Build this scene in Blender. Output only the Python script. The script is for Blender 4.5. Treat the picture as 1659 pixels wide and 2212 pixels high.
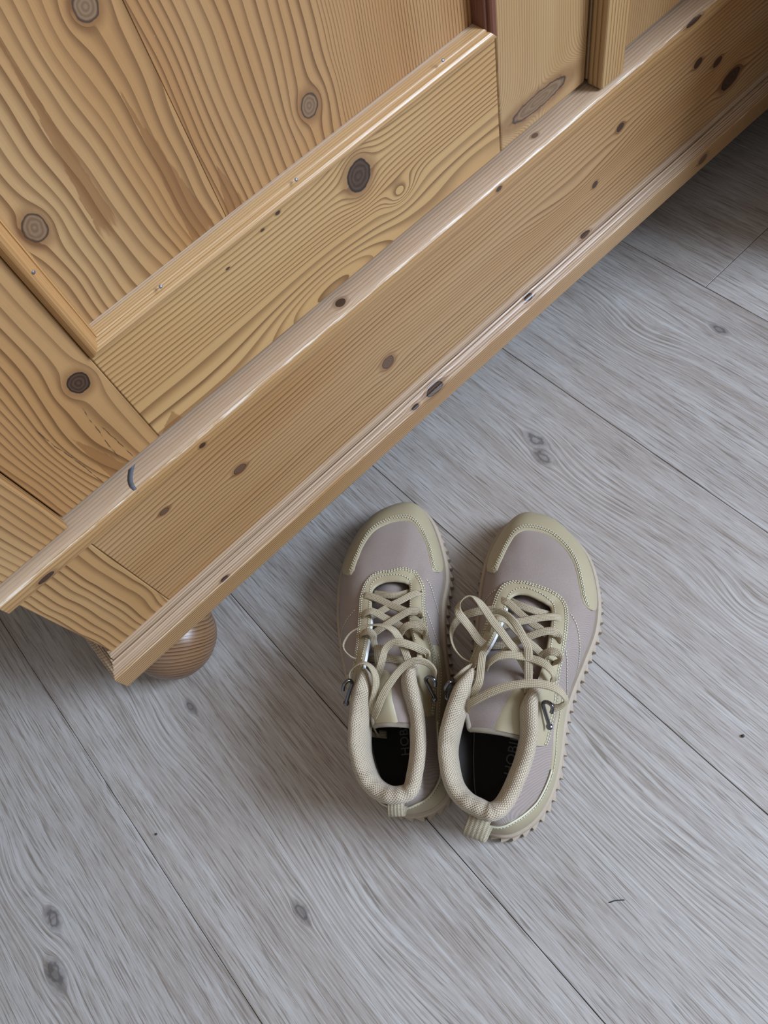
import bpy, bmesh, math, random
import numpy as np
from mathutils import Matrix, Vector

for o in list(bpy.data.objects):
    bpy.data.objects.remove(o)
SC = bpy.context.scene
COL = SC.collection

# ------------------------------------------------------------------ camera
cam_d = bpy.data.cameras.new('camera')
cam_d.sensor_fit = 'HORIZONTAL'
cam_d.sensor_width = 36.0
cam_d.lens = 33.954
cam_d.clip_start = 0.01
cam = bpy.data.objects.new('camera', cam_d)
COL.objects.link(cam)
cam.matrix_world = Matrix((
    (0.72421383, 0.66758951, -0.17273847, 0.0),
    (-0.66455614, 0.60882095, -0.43324611, 0.0),
    (-0.18406376, 0.42855723, 0.88456726, 0.65),
    (0, 0, 0, 1)))
SC.camera = cam

# ------------------------------------------------------------------ world, lights, exposure
world = bpy.data.worlds.new('sky')
world.use_nodes = True
world.node_tree.nodes['Background'].inputs[0].default_value = (0.62, 0.78, 1.0, 1)
world.node_tree.nodes['Background'].inputs[1].default_value = 1.2
SC.world = world

def area_light(name, loc, target, sx, sy, power, color):
    d = bpy.data.lights.new(name, 'AREA')
    d.shape = 'RECTANGLE'
    d.size, d.size_y = sx, sy
    d.energy = power
    d.color = color
    o = bpy.data.objects.new(name, d)
    COL.objects.link(o)
    o.location = loc
    o.rotation_euler = (Vector(target) - Vector(loc)).to_track_quat('-Z', 'Y').to_euler()
    return o

WIN_Y0, WIN_Y1, WIN_Z0, WIN_Z1, WALL_X = -1.95, -0.87, 1.15, 2.38, 1.75
area_light('window_daylight', (WALL_X - 0.02, (WIN_Y0 + WIN_Y1) / 2, (WIN_Z0 + WIN_Z1) / 2),
           (-0.7, 0.0, 0.5), WIN_Y1 - WIN_Y0, WIN_Z1 - WIN_Z0, 141.0, (0.675, 0.825, 1.04))

SC.view_settings.view_transform = 'Standard'
SC.view_settings.look = 'None'
SC.view_settings.gamma = 1.0
SC.view_settings.exposure = 0.0
SC.view_settings.use_curve_mapping = False

# ------------------------------------------------------------------ small helpers
def setp(o, label=None, cat=None, group=None, kind=None):
    if label: o['label'] = label
    if cat: o['category'] = cat
    if group: o['group'] = group
    if kind: o['kind'] = kind
    return o

def empty(name, loc, rz=0.0, parent=None):
    o = bpy.data.objects.new(name, None)
    COL.objects.link(o)
    o.empty_display_size = 0.05
    o.location = loc
    o.rotation_euler = (0, 0, rz)
    if parent: o.parent = parent
    return o

def link(name, me, mat, parent=None, smooth=False, world_verts=True):
    o = bpy.data.objects.new(name, me)
    COL.objects.link(o)
    if mat is not None:
        for m in (mat if isinstance(mat, (list, tuple)) else [mat]):
            me.materials.append(m)
    if parent is not None:
        o.parent = parent
        if world_verts:                      # vertices are in world space: cancel the parents' offset
            p, off = parent, Vector((0, 0, 0))
            while p is not None:
                off += p.location
                p = p.parent
            o.location = -off
    if smooth:
        for p in me.polygons: p.use_smooth = True
    return o

def mesh_from(name, verts, faces, uvs=None):
    me = bpy.data.meshes.new(name)
    me.from_pydata([tuple(v) for v in verts], [], [tuple(f) for f in faces])
    if uvs is not None:
        l = me.uv_layers.new(name='UVMap')
        vi = np.zeros(len(me.loops), int)
        me.loops.foreach_get('vertex_index', vi)
        l.data.foreach_set('uv', np.asarray(uvs, float)[vi].ravel())
    me.update()
    return me

def grid_mesh(name, P, closed_u=False, uv=None, flip=False):
    """P: (nu, nv, 3) array."""
    nu, nv = P.shape[:2]
    F = []
    for i in range(nu if closed_u else nu - 1):
        a, b = i * nv, ((i + 1) % nu) * nv
        for j in range(nv - 1):
            f = (a + j, b + j, b + j + 1, a + j + 1)
            F.append(f[::-1] if flip else f)
    return mesh_from(name, P.reshape(-1, 3), F, None if uv is None else uv.reshape(-1, 2))

def board(name, x0, x1, y0, y1, z0, z1, mat, parent, bev=0.0012, seg=2, color=None):
    bm = bmesh.new()
    bmesh.ops.create_cube(bm, size=1.0)
    for v in bm.verts:
        v.co = Vector((x0 + (v.co.x + .5) * (x1 - x0), y0 + (v.co.y + .5) * (y1 - y0), z0 + (v.co.z + .5) * (z1 - z0)))
    if bev:
        bmesh.ops.bevel(bm, geom=list(bm.edges), offset=bev, segments=seg, affect='EDGES', profile=0.5)
    me = bpy.data.meshes.new(name)
    bm.to_mesh(me); bm.free()
    o = link(name, me, mat, parent)
    for p in me.polygons: p.use_smooth = len(p.vertices) == 4 and p.area < 1e-3 and bev > 0 and False
    if color: o.color = color
    return o

# ------------------------------------------------------------------ node maths
class S:
    """A socket (or number) with arithmetic."""
    def __init__(s, nt, v): s.nt, s.v = nt, v
    def m(s, op, *a, clamp=False):
        n = s.nt.nodes.new('ShaderNodeMath'); n.operation = op; n.use_clamp = clamp
        for i, x in enumerate((s,) + a):
            x = x.v if isinstance(x, S) else x
            if isinstance(x, (int, float)): n.inputs[i].default_value = x
            else: s.nt.links.new(x, n.inputs[i])
        return S(s.nt, n.outputs[0])
    def __add__(s, o): return s.m('ADD', o)
    def __sub__(s, o): return s.m('SUBTRACT', o)
    def __mul__(s, o): return s.m('MULTIPLY', o)
    def __truediv__(s, o): return s.m('DIVIDE', o)
    __radd__ = __add__
    __rmul__ = __mul__
    def rsub(s, k): return S(s.nt, k).m('SUBTRACT', s)
    def frac(s): return s.m('FRACT')
    def absv(s): return s.m('ABSOLUTE')
    def pw(s, k): return s.m('POWER', k)
    def sin(s): return s.m('SINE')
    def exp(s): return s.m('EXPONENT')
    def ss(s, a, b):
        n = s.nt.nodes.new('ShaderNodeMapRange'); n.interpolation_type = 'SMOOTHSTEP'
        s.nt.links.new(s.v, n.inputs[0])
        n.inputs[1].default_value, n.inputs[2].default_value = a, b
        return S(s.nt, n.outputs[0])

class Mat:
    def __init__(s, name):
        s.m = bpy.data.materials.new(name); s.m.use_nodes = True
        s.nt = s.m.node_tree
        s.b = s.nt.nodes['Principled BSDF']
    def n(s, t): return s.nt.nodes.new(t)
    def obj_xyz(s):
        tc = s.n('ShaderNodeTexCoord'); x = s.n('ShaderNodeSeparateXYZ')
        s.nt.links.new(tc.outputs['Object'], x.inputs[0])
        return [S(s.nt, o) for o in x.outputs]
    def uv(s):
        tc = s.n('ShaderNodeTexCoord'); x = s.n('ShaderNodeSeparateXYZ')
        s.nt.links.new(tc.outputs['UV'], x.inputs[0])
        return S(s.nt, x.outputs[0]), S(s.nt, x.outputs[1])
    def color_attr(s):
        oi = s.n('ShaderNodeObjectInfo'); x = s.n('ShaderNodeSeparateColor')
        s.nt.links.new(oi.outputs['Color'], x.inputs[0])
        return [S(s.nt, o) for o in x.outputs]
    def noise(s, x, y, z=0.0, detail=2.0, rough=0.5, scale=1.0):
        c = s.n('ShaderNodeCombineXYZ')
        for i, v in enumerate((x, y, z)):
            v = v.v if isinstance(v, S) else v
            if isinstance(v, (int, float)): c.inputs[i].default_value = v
            else: s.nt.links.new(v, c.inputs[i])
        n = s.n('ShaderNodeTexNoise'); n.inputs['Scale'].default_value = scale
        n.inputs['Detail'].default_value = detail; n.inputs['Roughness'].default_value = rough
        s.nt.links.new(c.outputs[0], n.inputs['Vector'])
        return S(s.nt, n.outputs[0])
    def mix(s, f, a, b, mode='MIX'):
        n = s.n('ShaderNodeMix'); n.data_type = 'RGBA'; n.blend_type = mode
        f = f.v if isinstance(f, S) else f
        if isinstance(f, (int, float)): n.inputs[0].default_value = f
        else: s.nt.links.new(f, n.inputs[0])
        for k, c in ((6, a), (7, b)):
            if isinstance(c, tuple): n.inputs[k].default_value = (*c[:3], 1)
            else: s.nt.links.new(c, n.inputs[k])
        return n.outputs[2]
    def scale_col(s, c, f):
        n = s.n('ShaderNodeVectorMath'); n.operation = 'SCALE'
        if isinstance(c, tuple): n.inputs[0].default_value = c[:3]
        else: s.nt.links.new(c, n.inputs[0])
        s.nt.links.new(f.v, n.inputs['Scale'])
        return n.outputs[0]
    def bump(s, h, dist, strength=1.0):
        n = s.n('ShaderNodeBump'); n.inputs['Distance'].default_value = dist
        n.inputs['Strength'].default_value = strength
        s.nt.links.new(h.v, n.inputs['Height'])
        s.nt.links.new(n.outputs[0], s.b.inputs['Normal'])
    def out(s, col, rough=0.5, spec=0.5, metal=0.0, coat=0.0, coat_rough=0.3):
        b = s.b.inputs
        if isinstance(col, tuple): b['Base Color'].default_value = (*col[:3], 1)
        else: s.nt.links.new(col, b['Base Color'])
        if isinstance(rough, S): s.nt.links.new(rough.v, b['Roughness'])
        else: b['Roughness'].default_value = rough
        b['Specular IOR Level'].default_value = spec
        b['Metallic'].default_value = metal
        b['Coat Weight'].default_value = coat
        b['Coat Roughness'].default_value = coat_rough
        return s.m

LIGHT = (0.428, 0.258, 0.113)
DARK = (0.130, 0.053, 0.015)

def wood(name, axis, yp, freq=190.0, warp=0.010, wob=0.0, light=LIGHT, dark=DARK, contrast=0.85, knots=(), bumps=(),
         patches=(), seed=0.0, rough=0.42, slope=0.0, sharp=0.55, pale_mix=None, drift=1.6, dens=None, edge=None, cracks=()):
    """Flat-sawn pine. axis = grain direction; knots (u, v, ru, rv, kind) in metres on the face at y = yp."""
    M = Mat(name)
    X, Y, Z = M.obj_xyz()
    dep = Y - yp
    if axis == 'x': u, v = X, Z + dep
    else: u, v = Z, X + dep * 0.8
    F = v + (M.noise(u * 3.0, v * 9.0, seed, 1.0) - 0.5) * (2 * warp) + (M.noise(u * 12.0, v * 30.0, seed + 5, 2.0) - 0.5) * 0.0035
    if slope: F = F + u * slope
    if wob: F = F + (M.noise(u * 14.0, v * 10.0, seed + 9, 1.0) - 0.5) * wob
    for (bu, bv, su, sv, amp) in bumps:
        a = (u - bu) / su; b = (v - bv) / sv
        F = F + ((a * a + b * b) * -1.0).exp() * amp
    kd = []
    for (ku, kv, ru, rv, kind) in knots:
        a = (u - ku) / (ru * 1.25); b = (v - kv) / (rv * 1.25)
        d2 = a * a + b * b
        F = F - (v - kv) / d2.m('MAXIMUM', 1.0) * 0.9
        kd.append((d2 * 1.5625, kind))
    g = F * freq
    if dens: g = g + (F - dens[0]).m('MAXIMUM', 0.0) * (dens[1] - freq)
    g = g + (M.noise(F * 22.0, seed + 3.0, u * 0.6, 2.0) - 0.5) * (drift * 2)
    fr = g.frac()
    tone = fr.ss(sharp - .25, 0.97).pw(1.6) * fr.ss(0.955, 1.0).rsub(1.0)
    amt = M.noise(F * 60.0, u * 1.5, seed + 1.0, 1.0).ss(0.25, 0.7) * 0.45 + 0.55
    tone = tone * amt * contrast
    fib = M.noise(u * 22.0, v * 1500.0, seed, 3.0, 0.6)
    big = M.noise(u * 2.2, v * 14.0, seed + 7, 2.0)
    base = M.mix(big.ss(0.3, 0.75), light, tuple(light[i] * k for i, k in enumerate((0.86, 0.72, 0.57))))
    col = M.mix(tone, base, dark)
    h = tone * -0.6 + fib * 0.25
    for (pu, pv, su, sv, rot) in patches:                # heartwood tongues, wide at (pu, pv), pointed after su
        cu, sn = math.cos(rot), math.sin(rot)
        a = ((u - pu) * cu + (v - pv) * sn) / su; b = ((v - pv) * cu - (u - pu) * sn) / sv
        n = (M.noise(u * 70.0, v * 420.0, seed + 2, 3.0, 0.65) - 0.5) * 0.7
        f = (b.absv() + a + n).ss(1.04, 0.96) * (a + n * 0.3).ss(-0.06, 0.02)
        col = M.mix(f * 0.6, col, tuple(d * 1.4 for d in dark))
    if pale_mix:  # paler, greyer tint that fades in with height and depth
        pale_mix, w0, w1 = pale_mix
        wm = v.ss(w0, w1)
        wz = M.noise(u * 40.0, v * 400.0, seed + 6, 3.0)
        col = M.mix((wz * 0.7 + 0.45) * wm * pale_mix, col, M.mix(tone, (0.56, 0.455, 0.365), (0.30, 0.20, 0.145)))
    for d2, kind in kd:
        d = d2.m('SQRT')
        wobble = d + (M.noise(u * 160.0, v * 160.0, seed + 4, 2.0) - 0.5) * 0.35
        halo = wobble.ss(2.1, 1.0)
        col = M.mix(halo * 0.55, col, tuple(x * k for x, k in zip(dark, (0.95, 0.8, 0.8))))
        rings = (wobble * 18.0).sin() * 0.5 + 0.5
        if kind == 'dark': c0, c1, rim = (0.036, 0.017, 0.009), (0.075, 0.038, 0.020), (0.016, 0.009, 0.007)
        elif kind == 'pale': c0, c1, rim = (0.150, 0.088, 0.048), (0.225, 0.135, 0.070), (0.055, 0.029, 0.016)
        else: c0, c1, rim = (0.100, 0.052, 0.032), (0.150, 0.080, 0.046), (0.055, 0.027, 0.017)
        kc = M.mix(rings, c0, c1)
        kc = M.mix(wobble.ss(0.78, 0.98), kc, rim)
        col = M.mix(wobble.ss(1.08, 0.98), col, kc)
    scr = M.noise(u * 9.0 + v * 260.0, v * 60.0 - u * 380.0, seed + 12, 1.0).ss(0.80, 0.86)
    col = M.mix(scr * 0.25, col, (0.62, 0.50, 0.34))
    col = M.scale_col(col, fib * 0.24 + 0.88)
    for (u0, v0, u1, v1) in cracks:
        L = math.hypot(u1 - u0, v1 - v0); cu, sn = (u1 - u0) / L, (v1 - v0) / L
        a = (u - u0) * cu + (v - v0) * sn; c = (v - v0) * cu - (u - u0) * sn
        c = c + (M.noise(u * 60.0, v * 60.0, seed + 15, 2.0) - 0.5) * 0.0035
        f = (c / 0.00045).absv().ss(1.0, 0.4) * a.ss(0.0, 0.004) * (a - L).ss(0.0, -0.004) * M.noise(u * 150.0, v * 150.0, seed, 2.0).ss(0.35, 0.55)
        col = M.mix(f * 0.85, col, (0.035, 0.022, 0.014))
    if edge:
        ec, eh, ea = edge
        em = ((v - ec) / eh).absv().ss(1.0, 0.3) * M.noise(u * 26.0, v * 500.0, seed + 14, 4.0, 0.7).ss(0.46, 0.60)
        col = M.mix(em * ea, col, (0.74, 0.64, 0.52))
    M.bump(h, 0.0005, 0.5)
    rg = M.noise(u * 60.0, v * 200.0, seed + 8, 2.0) * 0.16 + (rough - 0.08)
    return M.out(col, rg, 0.45, 0, 0.10, 0.32)

def floor_mat(name, knots=(), seed=0.0, arches=()):
    """Limed oak plank: v across, u along Y."""
    M = Mat(name)
    X, Y, Z = M.obj_xyz()
    cr = M.color_attr()
    sd = cr[0] * 40.0 + seed
    u, v = Y, X
    F = v + (M.noise(u * 1.6, v * 5.0, sd, 1.0) - 0.5) * 0.007 + (M.noise(u * 11.0, v * 30.0, sd + 5.0, 2.0) - 0.5) * 0.0020
    for (bu, bv, su, sv, amp) in arches:
        a = (u - bu) / su; b = (v - bv) / sv
        F = F + ((a * a + b * b) * -1.0).exp() * amp
    kd = []
    for (kx, ky, r) in knots:
        a = (u - ky) / (r * 2.4); b = (v - kx) / (r * 1.2)
        d2 = a * a + b * b
        F = F - (v - kx) / d2.m('MAXIMUM', 1.0) * 0.85
        kd.append(d2)
    pore = M.noise(u * 24.0, F * 820.0, sd, 2.0, 0.6)
    pore2 = M.noise(u * 55.0, F * 1900.0, sd + 2.0, 2.0, 0.6)
    band = M.noise(u * 2.5, F * 45.0, sd + 3.0, 3.0, 0.6)
    lime = M.noise(u * 12.0, F * 330.0, sd + 4.0, 3.0, 0.65)
    col = M.mix(band.ss(0.30, 0.70), (0.385, 0.335, 0.298), (0.480, 0.442, 0.412))
    col = M.mix(lime.ss(0.52, 0.70) * 0.45, col, (0.60, 0.590, 0.580))
    col = M.mix(lime.ss(0.44, 0.32) * 0.50, col, (0.280, 0.222, 0.180))
    col = M.mix(pore.ss(0.45, 0.36) * 0.72, col, (0.200, 0.160, 0.130))
    col = M.mix(pore.ss(0.58, 0.68) * 0.45, col, (0.62, 0.610, 0.600))
    col = M.mix(pore2.ss(0.43, 0.32) * 0.55, col, (0.215, 0.178, 0.150))
    col = M.mix(pore2.ss(0.58, 0.70) * 0.40, col, (0.62, 0.610, 0.600))
    ring = (F * 230.0 + (band - 0.5) * 2.0).frac()
    near = None
    for (bu, bv, su, sv, amp) in arches:
        a = (u - bu) / (su * 1.3); b = (v - bv) / (sv * 1.5)
        e = ((a * a + b * b) * -1.0).exp()
        near = e if near is None else near + e
    for d2 in kd:
        e = (d2 * -0.22).exp()
        near = e if near is None else near + e
    if near is not None:
        line = ring.ss(0.55, 0.85) * ring.ss(0.85, 1.0).rsub(1.0) * near.m('MINIMUM', 1.0)
        col = M.mix(line * 0.55, col, (0.62, 0.59, 0.56))
        dl = ring.ss(0.15, 0.30) * ring.ss(0.30, 0.5).rsub(1.0) * near.m('MINIMUM', 1.0)
        col = M.mix(dl * 0.45, col, (0.20, 0.165, 0.14))
    for d2 in kd:
        w = d2.m('SQRT') + (M.noise(u * 130.0, v * 170.0, sd, 2.0) - 0.5) * 1.1
        col = M.mix(w.ss(1.5, 0.5) * 0.6, col, (0.155, 0.135, 0.125))
        col = M.mix(w.ss(0.7, 0.45) * w.ss(0.2, 0.4) * 0.6, col, (0.075, 0.068, 0.066))
    dust = M.noise(u * 9.0, v * 11.0, sd + 11.0, 4.0, 0.65)
    col = M.mix(dust.ss(0.55, 0.85) * 0.25, col, (0.56, 0.57, 0.60))
    scr = M.noise(u * 300.0 + v * 90.0, u * 8.0 - v * 20.0, 3.0, 1.0).ss(0.80, 0.84)
    col = M.mix(scr * 0.22, col, (0.62, 0.61, 0.60))
    col = M.scale_col(col, cr[1] * 0.86)
    M.bump(pore * 0.7 + pore2 * 0.3, 0.00025, 0.6)
    return M.out(col, dust * 0.16 + 0.36, 0.5)

def plain(name, col, rough=0.5, metal=0.0, spec=0.5):
    M = Mat(name)
    X, Y, Z = M.obj_xyz()
    n = M.noise(X, Y, Z, 3.0, 0.6, 140.0)
    c = M.scale_col(col, n * 0.24 + 0.88)
    return M.out(c, rough, spec, metal)

def canvas_mat(name, c0, c1, pitch=0.0009, rib=0.5, rough=0.85):
    M = Mat(name)
    u, v = M.uv()
    k = 2 * math.pi / pitch
    a = ((u + v * 0.35) * k).sin(); b = ((v - u * 0.35) * k).sin()
    w = (a * b * 0.5 + 0.5)
    n = M.noise(u * 900.0, v * 900.0, 0.0, 2.0)
    big = M.noise(u * 30.0, v * 30.0, 2.0, 3.0)
    col = M.mix(w * 0.75 + n * 0.3, c0, c1)
    col = M.scale_col(col, big * 0.16 + 0.92)
    M.bump(w * 0.8 + n * 0.3, 0.0004, 0.7)
    m = M.out(col, rough, 0.25)
    M.b.inputs['Sheen Weight'].default_value = 0.15
    return m

def mesh_mat(name, c0, c1, pu=0.0021, pv=0.0014):
    M = Mat(name)
    u, v = M.uv()
    row = (v / pv).m('FLOOR')
    a = ((u / pu + row * 0.5) * (2 * math.pi)).sin() * 0.5 + 0.5
    b = ((v / pv) * (2 * math.pi)).sin() * 0.5 + 0.5
    w = a * 0.6 + b * 0.4
    col = M.mix(w.ss(0.15, 0.75), c0, c1)
    M.bump(w, 0.0006, 0.8)
    m = M.out(col, 0.8, 0.25)
    M.b.inputs['Sheen Weight'].default_value = 0.2
    return m

def lace_mat(name, c0, c1):
    M = Mat(name)
    u, v = M.uv()                                    # u along (m), v across (0..1)
    rib = (v * (2 * math.pi * 5)).sin()
    ch = ((u / 0.0013 + (v * 5.0).frac().m('PINGPONG', 0.5)) * (2 * math.pi)).sin()
    w = rib * 0.42 + ch * 0.25 + 0.5
    col = M.mix(w, c0, c1)
    M.bump(w, 0.0004, 0.8)
    return M.out(col, 0.72, 0.3)

def leather_mat(name, col):
    M = Mat(name)
    X, Y, Z = M.obj_xyz()
    n = M.noise(X, Y, Z, 3.0, 0.6, 900.0)
    big = M.noise(X, Y, Z, 2.0, 0.5, 40.0)
    c = M.scale_col(col, big * 0.14 + 0.93)
    M.bump(n, 0.00012, 0.5)
    return M.out(c, 0.48, 0.4)

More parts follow.
